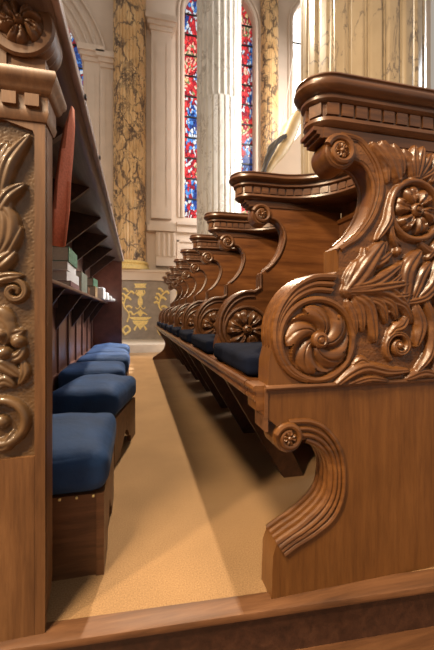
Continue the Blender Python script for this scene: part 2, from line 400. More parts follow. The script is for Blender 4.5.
# ------------------------------------------------------------------ relief carved as a height field
def inpoly(X, Z, poly):
    ins = np.zeros(X.shape, bool); n = len(poly)
    for i in range(n):
        x0, z0 = poly[i]; x1, z1 = poly[(i+1) % n]
        if z0 == z1: continue
        cnd = ((z0 > Z) != (z1 > Z)) & (X < (x1-x0)*(Z-z0)/(z1-z0)+x0); ins ^= cnd
    return ins
class Relief:
    def __init__(s, x0, x1, z0, z1, step, Y):
        s.xs = np.arange(x0, x1, step); s.zs = np.arange(z0, z1, step); s.X, s.Z = np.meshgrid(s.xs, s.zs); s.h = np.zeros_like(s.X); s.Y = Y
    def stroke(s, pts, w, Hh, groove=.35, tip=.15, root=.55, prof=None, px=True, side=None):
        q = P(pts, s.Y) if px else pts; q = np.array(cr(q, 8)); W = w*.0028 if px else w
        m = len(q)-1; best = np.full(s.X.shape, 9.); bt = np.zeros_like(best); sd = np.zeros_like(best)
        bx0, bx1 = q[:, 0].min()-W-.004, q[:, 0].max()+W+.004; bz0, bz1 = q[:, 1].min()-W-.004, q[:, 1].max()+W+.004
        i0, i1 = np.searchsorted(s.zs, [bz0, bz1]); j0, j1 = np.searchsorted(s.xs, [bx0, bx1])
        if i1 <= i0 or j1 <= j0: return
        X = s.X[i0:i1, j0:j1]; Z = s.Z[i0:i1, j0:j1]; best = np.full(X.shape, 9.); bt = np.zeros_like(X); sg = np.zeros_like(X)
        for k in range(m):
            a, b = q[k], q[k+1]; d = b-a; L2 = d@d+1e-12
            t = np.clip(((X-a[0])*d[0]+(Z-a[1])*d[1])/L2, 0, 1)
            dx = X-a[0]-t*d[0]; dz = Z-a[1]-t*d[1]; D = np.hypot(dx, dz); u = D < best
            best = np.where(u, D, best); bt = np.where(u, (k+t)/m, bt); sg = np.where(u, np.sign(d[0]*dz-d[1]*dx), sg)
        if prof == 'even': ww = np.full_like(bt, W)
        else: ww = W*np.where(bt < .45, root+(1-root)*np.sin(bt/.45*PI/2), tip+(1-tip)*np.cos((bt-.45)/.55*PI/2)**.8)
        r = best/np.maximum(ww, 1e-5); hh = np.where(r < 1, Hh*np.sqrt(np.clip(1-r*r, 0, 1)), 0)
        hh *= 1-groove*np.exp(-(r/.22)**2)
        if groove > .2:
            hh *= 1-.12*np.exp(-((r-.62)/.14)**2)
            lob = .5+.5*np.cos(bt*PI*7+sg*.8); hh *= 1-.22*np.clip((r-.45)/.55, 0, 1)*lob
        hh *= .7+.3*np.sin(bt*PI)
        s.h[i0:i1, j0:j1] = np.maximum(s.h[i0:i1, j0:j1], hh)
    def ball(s, x, y, r, Hh):
        cx, cz = U(x, y, s.Y); d = np.hypot(s.X-cx, s.Z-cz)/(r*.0028); s.h = np.maximum(s.h, np.where(d < 1, Hh*np.sqrt(np.clip(1-d*d, 0, 1))+Hh*.25, 0))
    def mesh(s, mask, base=.0):
        mb = MB(); n0, n1 = s.X.shape; ids = -np.ones((n0, n1), int)
        cell = mask[:-1, :-1] & mask[1:, :-1] & mask[:-1, 1:] & mask[1:, 1:]
        use = np.zeros((n0, n1), bool); use[:-1, :-1] |= cell; use[1:, :-1] |= cell; use[:-1, 1:] |= cell; use[1:, 1:] |= cell
        ii, jj = np.nonzero(use); ids[ii, jj] = np.arange(len(ii))
        tex = .0005*rng.standard_normal(s.X.shape)*(s.h < .001)
        V = np.stack([s.X[ii, jj], s.Y-base-s.h[ii, jj]-tex[ii, jj], s.Z[ii, jj]], 1)
        a, b = np.nonzero(cell); Fc = np.stack([ids[a, b], ids[a, b+1], ids[a+1, b+1], ids[a+1, b]], 1)
        mb.v = [tuple(v) for v in V]; mb.f = [tuple(map(int, f)) for f in Fc]; return mb
# ================================================================== CARVED BENCH END (right)
be = thing('bench_end', (.68, YC, 0), 'large carved oak bench end with acanthus leaves and rosettes, nearest on the right', 'bench end')
mb = MB(); mb.prism_y(end_poly, YF, YF+TK); mb.build('panel', M['oak_panel'], be)
mb = MB(); reeds(mb, rim_up, YF, s_up, YF+TK, .0085, .006, 2, False)
mb.tube([(x-.012 if i else x, YF-.001, z) for i, (x, z) in enumerate(rim_up)], .004, 6)
scroll_roll(mb, SC_UP, R_UP, YF-.006, YF+TK+.004)
sc_ = mb.build('arm_scroll', M['oak_end'], be)
mb = MB(); f = rosette_fn(6, .012, .3)
mb.polar(SC_UP[0], SC_UP[1], .024, f, YF-.004, 48, 12); mb.build('scroll_rosette', M['oak_end'], sc_)
mb = MB()
for k, (dr, tr) in enumerate([(0, .0105), (.020, .009), (.038, .009)]):
    pth = [(VOL[0]+(r-dr*(r-.112)/.064)*math.cos(math.radians(a)), VOL[1]+(r-dr*(r-.112)/.064)*math.sin(math.radians(a))) for a, r in [(72, .176)]+volr+[(240, .114), (255, .112)]]
    mb.tube(to3(cr(pth, 6), YF-.002), tr, 8)
for k in range(4): mb.tube(to3(vol_out[2:], YF+.006+k*(TK-.012)/3), .0105, 8)
mb.tube(to3(circ(VOL, R_RING, 0, 360, 64)[:-1], YF-.003), .010, 8, True)
vm_ = mb.build('volute_moulding', M['oak_end'], be)
def swirl(u, a, n=5, Hh=.026):
    tw = a-1.5*u; ph = (tw*n/(2*PI)) % 1.0
    if u < .25: return Hh*(.65+.5*math.sqrt(1-(u/.25)**2))-(.004 if .08 < u < .12 else 0)
    t = (u-.25)/.75
    if t > .97: return 0
    lob = .70+.28*abs(math.sin(ph*PI*1.5))**.6; 
    if t > lob: return .001
    ridge = math.sin(PI*ph)**.9*(.85+.15*math.cos(ph*5+t*3)); gro = .28*math.exp(-((ph-.38)/.035)**2)
    return Hh*(.12+.88*ridge*(1-gro))*math.sin(PI*(.15+.8*t))**.6
mb = MB(); mb.polar(VOL[0], VOL[1], .098, swirl, YF-.001, 160, 36); mb.build('whorl_rosette', M['oak_end'], vm_)
# relief
R = Relief(.44, XB, ZLEDGE, ZTOP, .0021, YF)
ST = [  # acanthus spray from the notch
 ([(346, 291), (357, 277), (367, 262), (379, 245)], 9.5, .024), ([(345, 287), (350, 276), (356, 262)], 6, .016), ([(362, 276), (364, 262), (362, 250)], 5, .017), ([(368, 266), (378, 262), (388, 254)], 5, .017),
 ([(347, 289), (370, 284), (395, 267)], 6.5, .024), ([(347, 291), (375, 288), (406, 283)], 6, .025), ([(347, 293), (380, 290), (404, 306)], 8, .022),
 ([(372, 288), (386, 284), (399, 274)], 4, .02), ([(380, 294), (394, 296), (409, 294)], 4, .02),
 ([(352, 295), (366, 308), (372, 340)], 7, .022), ([(352, 297), (358, 312), (360, 330)], 5, .018), ([(366, 299), (378, 306), (383, 322)], 5, .02), ([(376, 298), (388, 305), (393, 318)], 5, .019),
 ([(382, 300), (400, 306), (408, 322)], 5, .018), ([(346, 302), (352, 318), (354, 333)], 4, .014),
 # lower right
 ([(412, 305), (417, 325), (413, 345)], 6.5, .022), ([(420, 298), (428, 320), (426, 352), (414, 370)], 5, .022), ([(434, 296), (440, 325), (436, 360)], 6, .02), ([(428, 345), (434, 358), (430, 376)], 5, .018),
 ([(404, 318), (398, 326), (388, 330)], 5, .018), ([(386, 336), (394, 326), (406, 318)], 4, .016),
 ([(336, 383), (350, 372), (364, 367), (385, 371), (405, 370)], 5.5, .018), ([(345, 385), (366, 378), (385, 380)], 4, .015), ([(352, 364), (360, 360), (370, 368)], 4, .014), ([(405, 378), (420, 372), (434, 375)], 5, .016),
 # right of the spray
 ([(402, 300), (404, 272), (416, 253)], 8.5, .022), ([(410, 298), (418, 276), (426, 264)], 6, .02), ([(416, 298), (428, 284), (434, 258)], 6, .022), ([(404, 303), (424, 296), (440, 270)], 4.5, .02), ([(400, 284), (396, 272), (400, 262)], 4, .016),
 ([(426, 258), (434, 246), (440, 236)], 5, .018), ([(418, 244), (428, 252), (440, 250)], 4, .015),
 # beside the curve and around the medallion
 ([(388, 204), (386, 222), (375, 240)], 4.2, .018), ([(387, 219), (389, 236), (395, 250)], 3.2, .016), ([(398, 246), (392, 240), (387, 238)], 3, .014), ([(384, 244), (380, 254), (386, 262)], 4, .014),
 # top fans
 ([(396, 180), (390, 164), (379, 143)], 8, .02), ([(392, 176), (382, 160), (370, 145)], 5.5, .016), ([(400, 174), (397, 160), (391, 147)], 5, .018), ([(386, 182), (384, 170), (378, 158)], 3.5, .013),
 ([(410, 178), (407, 164), (401, 152)], 5, .018), ([(412, 178), (410, 163), (411, 149)], 5.5, .021), ([(414, 178), (416, 163), (419, 150)], 5.5, .021), ([(416, 178), (423, 166), (427, 157)], 5, .018), ([(418, 180), (428, 174), (432, 167)], 4, .016),
 ([(428, 182), (434, 168), (436, 154)], 6, .018), ([(436, 184), (446, 168), (452, 158)], 6, .018), ([(440, 186), (450, 200), (448, 226)], 6, .016)]
for p, w, hh in ST: R.stroke(p, w*1.3, hh*1.25, .22, .35, .6)
ccx, ccz = U(396, 345, YF)
R.stroke(spiral((ccx, ccz), .047, .008, -2.2, -1.55, 40), .0115, .022, .25, .55, .8, px=False)
R.ball(395, 252, 5, .017); R.ball(396, 345, 4.2, .02); R.ball(384, 312, 2.5, .02)
mcx, mcz = U(412.8, 211.5, YF); d = np.hypot(R.X-mcx, R.Z-mcz)
R.h = np.where(d < .088, 0, R.h)
ringh = np.where(abs(d-.084) < .011, .017*np.sqrt(np.clip(1-((d-.084)/.011)**2, 0, 1)), 0); R.h = np.maximum(R.h, ringh)
mask = inpoly(R.X, R.Z, end_poly) & (np.hypot(R.X-VOL[0], R.Z-VOL[1]) > .105)
left_lim = rim_up+[(rim_up[-1][0], ZLEDGE), (XB, ZLEDGE), (XB, ZTOP)]
rl_ = R.mesh(mask, .0015).build('carved_relief', M['oak_end'], be, True, 85)
mb = MB(); mb.polar(mcx, mcz, .073, rosette_fn(6, .024, .12, .27, .16, .3), YF-.002, 120, 28); mb.build('medallion_rosette', M['oak_end'], rl_)
mb = MB(); x0 = U(266, 387, YF)[0]
mb.tube([(x0-.003, YF-.004, ZLEDGE-.002), (XB, YF-.004, ZLEDGE-.002)], .0075, 8)
mb.box(x0-.004, x0+.004, YF-.005, YF+TK, SC_LO[1]+.02, ZLEDGE-.002)
mb.build('ledge_moulding', M['oak_kerb'], be)
mb = MB(); reeds(mb, rim_lo, YF-.002, s_lo, YF+TK, .0075, .0085, 4, True); scroll_roll(mb, SC_LO, R_LO, YF-.008, YF+TK+.006, 3)
lg_ = mb.build('leg_scroll', M['oak_end'], be)
mb = MB(); mb.polar(SC_LO[0], SC_LO[1], .021, rosette_fn(4, .011), YF-.006, 48, 12); mb.build('scroll_rosette', M['oak_end'], lg_)
mb = make_cap(False, True, YC); mb.build('capping', M['oak_cap'], be)
mb = MB(); mb.rbox(.303, .343, YF+.002, YF+TK-.001, .50, .568, .004, n=3); mb.tube([(.304, YF+.004, .558), (.304, YF+TK-.001, .558)], .010, 8); mb.tube([(.305, YF+.004, .532), (.305, YF+TK-.001, .532)], .008, 8)
mb.prism_y([(.312, .50), (.343, .50), (.343, .47)], YF+.004, YF+TK-.002); mb.build('rail_end_block', M['oak_end'], be)
# ================================================================== STALL DIVIDERS
nd = 8
order = ['first', 'second', 'third', 'fourth', 'fifth', 'sixth', 'seventh', 'last']
Y1 = YC+STEP
dv = thing('stall_divider', (.68, Y1, 0), 'first carved stall divider behind the large bench end, with open S-shaped arm', 'stall divider', 'carved stall dividers along the right row')
ya, yb = Y1-.03, Y1+.03
mb = MB(); mb.prism_y(div_poly, ya, yb); mb.build('panel', M['oak_div'], dv)
mb = MB(); reeds(mb, s_up, ya-.001, s_up, yb, .0065, .006, 2, False); scroll_roll(mb, SC_UP, R_UP, ya-.005, yb+.004)
sc_ = mb.build('arm_scroll', M['oak_cap'], dv)
mb = MB(); mb.polar(SC_UP[0], SC_UP[1], .024, rosette_fn(6, .012, .3), ya-.003, 48, 12); mb.build('scroll_rosette', M['oak_cap'], sc_)
mb = MB()
nx = notch[0][0]
vo = [notch[0], notch[1]]+vol_out[1:]
mb.tube(to3(vo, ya-.001), .009, 8)
inn = [(VOL[0]+(p[0]-VOL[0])*.87, VOL[1]+(p[1]-VOL[1])*.87) for p in vol_out]
mb.tube(to3(inn, ya-.001), .006, 8)
for k in range(3): mb.tube(to3(vol_out[1:], ya+.008+k*.022), .009, 8)
mb.tube(to3(circ(VOL, R_RING*.93, -30, 215, 50), ya-.001), .008, 8)
vm_ = mb.build('volute_moulding', M['oak_cap'], dv)
mb = MB(); mb.polar(VOL[0], VOL[1], .092, rosette_fn(6, .028, .1, .25, .15, .2), ya-.001, 120, 26); mb.build('rosette', M['oak_cap'], vm_)
make_cap(True, True, Y1).build('capping', M['oak_cap'], dv)
mb = MB(); mb.prism_y([(.35, .519), (.50, .519), (.76, .0), (.66, .0)], Y1-.02, Y1+.02); mb.build('support', M['oak_dark'], dv)
def back(y0, y1, par):
    mb = MB(); mb.box(.951, .981, y0, y1, 0, 1.2655); mb.build('back_board', M['oak_div'], par)
    for z, r in ((.64, .008), (1.12, .014)):
        mb = MB(); mb.box(.94, .951, y0, y1, z, z+.07); mb.tube([(.9395, y0, z+.075), (.9395, y1, z+.075)], r, 8); mb.build('back_rail', M['oak_div'], par)
back(Y1-.2995, Y1-.0305, dv); back(Y1+.0305, Y1+.2995, dv); back(YF+TK+.001, Y1-.3005, be)
for i in range(1, nd):
    q = copy_tree(dv); q.location = (.68, Y1+STEP*i, 0)
    q['label'] = f'{order[i]} carved stall divider counting back from the large bench end' if i < nd-1 else 'last carved stall divider, farthest down the right row'
# seat board
YE = Y1+STEP*(nd-1)+.10
sb = thing('stall_bench', (.65, YF+TK, 0), 'long oak seat board with moulded front rail under the right row of stalls', 'bench')
mb = MB(); mb.rbox(.312, .938, YF+TK+.002, YE, .52, .57, .008, n=4); mb.build('seat', M['oak_div'], sb)
mb = MB(); mb.rbox(.303, .3115, YF+TK+.003, YE, .524, .568, .004, n=3); mb.tube([(.304, YF+TK+.003, .558), (.304, YE, .558)], .011, 8); mb.tube([(.304, YF+TK+.003, .532), (.304, YE, .532)], .008, 8); mb.build('front_rail', M['oak_cap'], sb)
# seat cushions
for i in range(nd):
    y0 = (YF+TK if i == 0 else Y1+STEP*(i-1)+.03)+.028; y1 = Y1+STEP*i-.066
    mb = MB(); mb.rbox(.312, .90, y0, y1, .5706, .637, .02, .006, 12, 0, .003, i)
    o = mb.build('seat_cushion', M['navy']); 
    lab = ('dark navy seat cushion between the large bench end and the first divider' if i == 0 else
           f'navy seat cushion between the {order[i-1]} and {order[i]} stall dividers')
    tag(o, lab, 'cushion', 'navy seat cushions along the right row')
# end foot of the row
fe = thing('row_end_foot', (.6, YE+.03, 0), 'dark curved oak foot closing the far end of the right row', 'bench foot')
mb = MB(); mb.prism_y(cr([(.32, .52), (.38, .42), (.46, .28), (.43, .16), (.33, .08), (.27, .04), (.25, .0)], 5)+[(.95, 0), (.95, .52)], YE+.002, YE+.06); mb.build('foot', M['oak_div'], fe)
# ================================================================== READING DESK (left)
YP = .885; DE = 4.62
dk = thing('reading_desk', (-.4, YP, 0), 'long oak reading desk with carved end, book shelf and sloping top on the left', 'reading desk')
XR = UX(45.5, YP-.012); mb = MB()
mb.prism_y([(-.75, 0), (XR-.012, 0), (XR-.004, .05), (XR, .09), (XR, 1.222), (-.75, 1.222)], YP, YP+.055)
# frame round the sunken carving
xi = UX(36, YP); zb = UZ(20, 456, YP); zt = UZ(20, 128, YP)
mb.build('end_panel', M['oak_post'], dk)
mb = MB()
mb.box(xi, XR-.001, YP-.012, YP, .0, 1.215); mb.box(-.75, xi-.0005, YP-.012, YP, .0, zb); 
mb.prism_y([(-.75, zt+.0), (UX(5, YP), UZ(5, 122, YP)), (xi-.004, zt-.008), (xi, zt-.02), (xi, 1.215), (-.75, 1.215)], YP-.012, YP)
mb.build('end_frame', M['oak_post'], dk)
RL = Relief(-.60, xi+.001, zb-.002, zt+.01, .0023, YP)
SL = [([(2, 196), (11, 165), (31, 138)], 6.5, .026), ([(-2, 170), (4, 155), (10, 146)], 7, .024), ([(8, 180), (18, 160), (26, 142)], 4, .02), ([(-4, 220), (10, 198), (27, 186)], 6, .025), ([(10, 218), (10, 200), (6, 182)], 4, .02),
      ([(-2, 205), (10, 220), (9, 240), (0, 256)], 8, .026), ([(4, 264), (14, 244), (23, 228)], 5, .022), ([(-4, 270), (6, 262), (17, 252)], 7, .024), ([(-6, 284), (6, 278), (24, 276)], 5, .02),
      ([(-8, 240), (-4, 224), (-8, 205)], 8, .024), ([(0, 318), (8, 330), (6, 345)], 8, .022), ([(2, 330), (14, 334), (25, 330)], 6, .02), ([(-2, 362), (8, 366), (22, 376)], 6, .02), ([(8, 358), (20, 356), (26, 346)], 5, .02),
      ([(-4, 310), (4, 322), (-2, 340)], 9, .02), ([(24, 360), (26, 372), (20, 384)], 4, .016), ([(-6, 386), (6, 380), (16, 386)], 5, .016), ([(-4, 446), (8, 443), (14, 430)], 5, .02)]
for p, w, hh in SL: RL.stroke(p, w*1.15, hh, .2)
c0 = U(16, 292, YP); RL.stroke(spiral(c0, .03, .006, 2.2, -1.4, 36), .009, .02, .2, .6, .9, px=False)
RL.ball(20, 341, 6, .022); RL.ball(7, 352, 6, .024); RL.ball(4, 334, 5, .024)
c1 = U(3, 421, YP); dd = np.hypot(RL.X-c1[0], RL.Z-c1[1])
RL.h = np.maximum(RL.h, np.where(abs(dd-.05) < .012, .02*np.sqrt(np.clip(1-((dd-.05)/.012)**2, 0, 1)), 0)); RL.h = np.maximum(RL.h, np.where(dd < .018, .02*np.sqrt(np.clip(1-(dd/.018)**2, 0, 1)), 0))
RL.mesh(np.ones_like(RL.X, bool), .0015).build('carved_relief', plain('aged_carved_oak', (.12, .066, .028), .36, var=.25, scale=25, coat=.3), dk, True, 85)
# cornice of the end panel
mb = MB()
def cpl(o): return [(-.75, YP-.012-o), (XR+o, YP-.012-o), (XR+o, YP+.055+o), (-.75, YP+.055+o)]
mb.loft([[(x, y, z) for x, y in cpl(o)] for o, z in [(.003, 1.205), (.006, 1.212), (.009, 1.225), (.007, 1.232), (.007, 1.262), (.013, 1.266), (.018, 1.274), (.021, 1.284), (.026, 1.29), (.029, 1.298), (.029, 1.306), (.026, 1.314), (.018, 1.317)]])
x = XR-.01
while x > -.7:
    mb.box(x-.03, x, YP-.029, YP-.017, 1.2335, 1.261); x -= .048
mb.build('end_cornice', M['oak_post'], dk)
SCL = U(20, 23, .852); mb = MB(); pr = [(.02, .856), (.046, .856), (.05, .850), (.068, .850), (.073, .856), (.068, .868), (.073, .880), (.068, .892), (.073, .904), (.068, .916), (.073, .928), (.073, .935)]
mb.lathe_y(SCL[0], SCL[1], pr, 48); pass
mb.box(SCL[0]-.4, SCL[0]-.03, .858, .933, 1.3175, 1.375); mb.box(SCL[0]-.06, SCL[0]+.05, .864, .93, 1.3175, 1.348)
ts_ = mb.build('top_scroll', M['oak_post'], dk)
mb = MB(); mb.polar(SCL[0], SCL[1], .05, rosette_fn(5, .022, .35, .2, .35, .5), .855, 100, 24); mb.build('top_rosette', M['oak_post'], ts_)
# sloping top
ZT = 1.462; XE = -.178
tp = [(XE, ZT), (XE-.004, ZT+.018), (-.75, ZT+.118), (-.75, ZT+.075), (XE-.05, ZT-.016), (XE-.012, ZT-.012)]
mb = MB(); mb.prism_y(tp, .80, DE+.02)
mb.build('desk_top', wood('desk_top_oak', (.13, .1, .088), (.19, .145, .125), (.26, .2, .175), 'y', .3, .3), dk)
mb = MB(); XW = -.55
mb.rbox(XE-.012, XE+.012, .80, DE+.02, ZT-.013, ZT+.022, .010, n=5); mb.build('edge_strip', plain('edge_sheen_grey', (.34, .28, .27), .35, var=.2, scale=14, coat=.1), dk); mb = MB()  # grey-lilac daylight reflection along the desk edge, put into the strip's colour
mb.box(-.59, XW, YP+.056, DE, .02, 1.52); mb.build('back_board', M['oak_wains'], dk)
for yy in (1.18, 1.62, 2.3, 3.2):
    mb = MB(); mb.rbox(XE+.0122, XE+.018, yy-.008, yy+.008, ZT-.006, ZT+.010, .003, n=3); mb.build('bolt', M['black'], dk)
mb = MB()
for yy in np.arange(1.15, DE, .36): mb.box(XW, XW+.014, yy, yy+.05, .30, .93)
for z0, z1 in ((.0, .34), (.80, .93)): mb.box(XW, XW+.016, YP+.056, DE, z0, z1)
mb.build('wainscot_frame', M['oak_wains'], dk)
ZS = .915; XS = -.365
mb = MB(); mb.rbox(XW+.001, XS, YP+.057, DE-.002, ZS-.022, ZS, .006, n=3); mb.build('shelf', M['oak_wains'], dk)
for yy in (1.35, 1.95, 2.55, 3.15, 3.75, 4.3):
    mb = MB(); mb.prism_y([(XW+.001, ZS-.023), (XS-.01, ZS-.023), (XS-.025, ZS-.04), (XW+.001, ZS-.27)], yy, yy+.028); mb.build('shelf_bracket', M['oak_dark'], dk)
    mb = MB(); mb.prism_y([(XW+.001, ZT+.05), (-.25, ZT-.005), (-.26, ZT-.02), (XW+.001, ZT-.27)], yy+.02, yy+.048); mb.build('top_bracket', M['oak_dark'], dk)
    mb = MB(); mb.box(XW+.003, XW+.02, yy+.028, yy+.04, ZS, ZT-.16); mb.build('shelf_strut', M['black'], dk)
mb = MB(); mb.prism_y([(XW-.06, 0), (XE-.015, 0), (XE-.015, ZT-.01), (XW-.06, ZT+.06)], DE+.001, DE+.05); mb.build('far_end_panel', plain('plum_brown_oak', (.2, .07, .045), .35, var=.2, scale=12, coat=.4), dk)
# kneelers
ks = [('nearest blue kneeler, close behind the carved desk end', -.093, 1.035, 0), ('second blue kneeler, turned at an angle to the desk', -.108, 1.75, -12), ('third blue kneeler along the desk, behind the angled one', -.09, 2.45, 2),
      ('fourth blue kneeler along the reading desk', -.085, 3.06, -1), ('fifth blue kneeler, shadow side of the sunlit last one', -.09, 3.62, 1), ('farthest blue kneeler, brightly lit by the dark end of the desk', -.10, 4.13, 0)]
for i, (lab, xf, yf, rz) in enumerate(ks):
    k = thing('kneeler', (xf, yf, 0), lab, 'kneeler', 'blue kneelers along the reading desk')
    Wk, Dk = (.42, .43) if i != 1 else (.33, .47)
    hb = .235
    cut = cr([(.12, 0), (.125, .035), (.16, .05), (.19, .085), (Dk/2, .105), (Dk-.19, .085), (Dk-.16, .05), (Dk-.125, .035), (Dk-.12, 0)], 5)
    pl = [(yf, 0)]+[(yf+a, b) for a, b in cut]+[(yf+Dk, 0), (yf+Dk, hb), (yf, hb)]
    mb = MB(); mb.prism_x(pl, xf-.022, xf); mb.build('end_board', M['oak_kneel'], k)
    mb = MB(); mb.prism_x(pl, xf-Wk, xf-Wk+.022); mb.build('end_board', M['oak_kneel'], k)
    mb = MB(); mb.box(xf-Wk+.0225, xf-.0225, yf+.006, yf+.026, 0.0 if i == 0 else .05, hb); fb_ = mb.build('front_board', M['oak_kneel'], k)
    mb = MB(); mb.box(xf-Wk+.0225, xf-.0225, yf+Dk-.026, yf+Dk-.006, .05, hb); mb.build('back_board', M['oak_kneel'], k)
    mb = MB(); mb.rbox(xf-Wk-.006, xf+.012, yf-.012, yf+Dk+.01, hb+.001, hb+(.125 if i == 0 else .14), .045, .026, 14, 0, .005, i+3); mb.build('cushion', M['blue'], k)
    if i == 0:
        for t in np.linspace(.03, Wk-.03, 9): MB().rbox(xf-t-.004, xf-t+.004, yf-.0005, yf+.0055, hb-.009, hb-.001, .003, n=3).build('tack', M['gold'], fb_)
    k.rotation_euler.z = math.radians(rz)
# red cloth hanging from the desk edge
pts = [(72, 108, .0), (69, 125, .004), (66, 150, .008), (63, 180, .006), (61, 210, .004), (58.5, 246, .004)]
wd = [(2.0), 5.5, 7, 7.5, 7.5, 6.2]
mb = MB(); V = []; Fc = []; n = 5
for (x, y, dy), w in zip(pts, wd):
    for j in range(n):
        t = j/(n-1); X, Z = U(x-w+2*w*t, y, 1.0); V.append((X, 1.0+.012*math.sin(t*PI*1.5+y*.02), Z))
for i in range(len(pts)-1):
    for j in range(n-1): Fc.append((i*n+j, i*n+j+1, (i+1)*n+j+1, (i+1)*n+j))
mb.add(V, Fc); o = mb.build('hanging_cloth', M['red']); sm = o.modifiers.new('t', 'SOLIDIFY'); sm.thickness = .004
tag(o, 'strip of red cloth hanging from the desk beside the carved end', 'cloth')
# books on the shelf
def book(name, x0, x1, y0, y1, z0, th, cover, lab, rz=0, pages='paper', spine='x'):
    b = thing(name, ((x0+x1)/2, (y0+y1)/2, z0), lab, 'book', 'books and papers on the desk shelf')
    t = .004
    mb = MB(); mb.box(x0, x1, y0, y1, z0, z0+t); mb.box(x0, x1, y0, y1, z0+th-t, z0+th)
    mb.box(x1-t, x1, y0, y1, z0+t, z0+th-t); mb.build('cover', M[cover], b)
    mb = MB(); mb.box(x0+.006, x1-t-.0005, y0+.005, y1-.005, z0+t+.0003, z0+th-t-.0003); mb.build('pages', M[pages], b)
    b.rotation_euler.z = math.radians(rz); return b
za = ZS+.0005
X0 = -.512
book('music_score', X0, -.372, 2.06, 2.44, za, .03, 'bk_purple', 'thin plum-covered book at the bottom of the nearest stack', 2)
book('hymn_book', X0, -.39, 2.12, 2.46, za+.031, .062, 'papwhite', 'lower of two thick white books in the nearest stack', -2)
book('hymn_book', X0, -.395, 2.10, 2.45, za+.094, .05, 'papwhite', 'upper of two white books in the nearest stack, under the green spine', 2)
book('prayer_book', X0, -.385, 2.10, 2.42, za+.145, .085, 'bk_green', 'thick tan-paged book with green spine on top of the nearest stack', 1)
book('hymn_book', X0, -.39, 2.62, 2.90, za, .15, 'bk_grey', 'grey-green thick book just behind the nearest stack', 0)
book('hymn_book', X0, -.38, 3.30, 3.58, za, .10, 'bk_tan', 'tan book lying under the small green book', 2)
book('prayer_book', X0, -.385, 3.31, 3.55, za+.101, .075, 'bk_green', 'small green book lying on the tan book', -3)
book('hymn_book', X0, -.40, 3.02, 3.14, za, .07, 'bk_brown', 'brown book between the grey-green book and the tan book', 0, 'papwhite')
for i, (yy, hh, lab) in enumerate([(3.84, .13, 'white box of papers toward the far end of the shelf'), (4.02, .09, 'low pile of white paper past the white box'), (4.2, .06, 'white paper bundle under the far bracket'), (4.4, .035, 'farthest thin sheaf of white paper on the shelf')]):
    o = MB().rbox(-.50, -.345+.025*i, yy, yy+.14, za, za+hh, .012, .004, 6, .05*i-.05).build('paper_bundle', M['papwhite']); tag(o, lab, 'papers', 'books and papers on the desk shelf')
# ================================================================== ROOM SHELL
def struct(mb, name, mat, smooth=True): return tag(mb.build(name, mat, None, smooth), kind='structure')
ka, kb = (-2.2, YP+.02+2.0*.045), (2.4, YP-.025-2.6*.045)
def kerby(x): return YP-.004-(x+.2)*.066
mb = MB(); n = 40
mb.add([(-6, kerby(-6)+.0, 0), (6, kerby(6), 0), (6, 6.9, 0), (-6, 6.9, 0)], [(0, 1, 2, 3)]); struct(mb, 'floor', M['carpet'], False)
mb = MB(); xs = (-6, 6)
prof = [(.02, .003), (-.026, .003), (-.034, 0.0), (-.037, -.008), (-.034, -.017), (-.026, -.021), (-.018, -.024), (-.018, -.026), (.02, -.026)]
V = [(x, kerby(x)+dy, z) for x in xs for dy, z in prof]; m = len(prof)
mb.add(V, [(i, (i+1) % m, (i+1) % m+m, i+m) for i in range(m)]+[tuple(range(m)), tuple(range(2*m-1, m-1, -1))]); struct(mb, 'trim_1', M['oak_kerb'])
mb = MB(); V = [(x, kerby(x)+dy, z) for x in xs for dy, z in [(.02, -.0262), (-.006, -.0262), (-.006, -.14), (.02, -.14)]]
mb.add(V, [(0, 1, 5, 4), (1, 2, 6, 5), (2, 3, 7, 6), (3, 0, 4, 7), (0, 1, 2, 3), (7, 6, 5, 4)]); struct(mb, 'trim_2', M['oak_dark'])
mb = MB(); mb.box(-6, 6, -3.5, 1.3, -.2, -.14); struct(mb, 'floor_nave', M['oak_kneel'], False)
mb = MB(); mb.box(-6, 6, 6.9, 9.3, -.05, .15); struct(mb, 'floor_step', M['stone2'], False)
YW = 9.0
WH = 10.5
def arch(x0, x1, zb, zs, n=24):
    r = (x1-x0)/2; cx = (x0+x1)/2
    return [(x0, zb), (x1, zb)]+[(cx+r*math.cos(PI*i/n), zs+r*math.sin(PI*i/n)) for i in range(n+1)]
w1 = arch(UX(184, YW), UX(253, YW), UZ(186, 219, YW), UZ(186, 18, YW))
gx = UX(84, YW); w2 = arch(gx-5.0, gx, UZ(82, 200, YW), UZ(82, 82, YW), 40)
w3 = arch(UX(291, YW), UX(291, YW)+1.6, 2.4, 9.0)
bm = bmesh.new()
for lp in ([(-8, 0), (9, 0), (9, 12), (-8, 12)], w1, w2, w3):
    vs = [bm.verts.new((x, YW, z)) for x, z in lp if True]
    for i in range(len(vs)): 
        try: bm.edges.new((vs[i], vs[(i+1) % len(vs)]))
        except ValueError: pass
bmesh.ops.remove_doubles(bm, verts=bm.verts, dist=1e-5)
bmesh.ops.triangle_fill(bm, use_beauty=True, use_dissolve=False, edges=bm.edges)
bmesh.ops.recalc_face_normals(bm, faces=bm.faces)
me = bpy.data.meshes.new('wall_far'); bm.to_mesh(me); bm.free(); wf = bpy.data.objects.new('wall_far', me); COL.objects.link(wf); me.materials.append(M['stone'])
tag(wf, kind='structure')
sm = wf.modifiers.new('t', 'SOLIDIFY'); sm.thickness = .25; sm.offset = 0
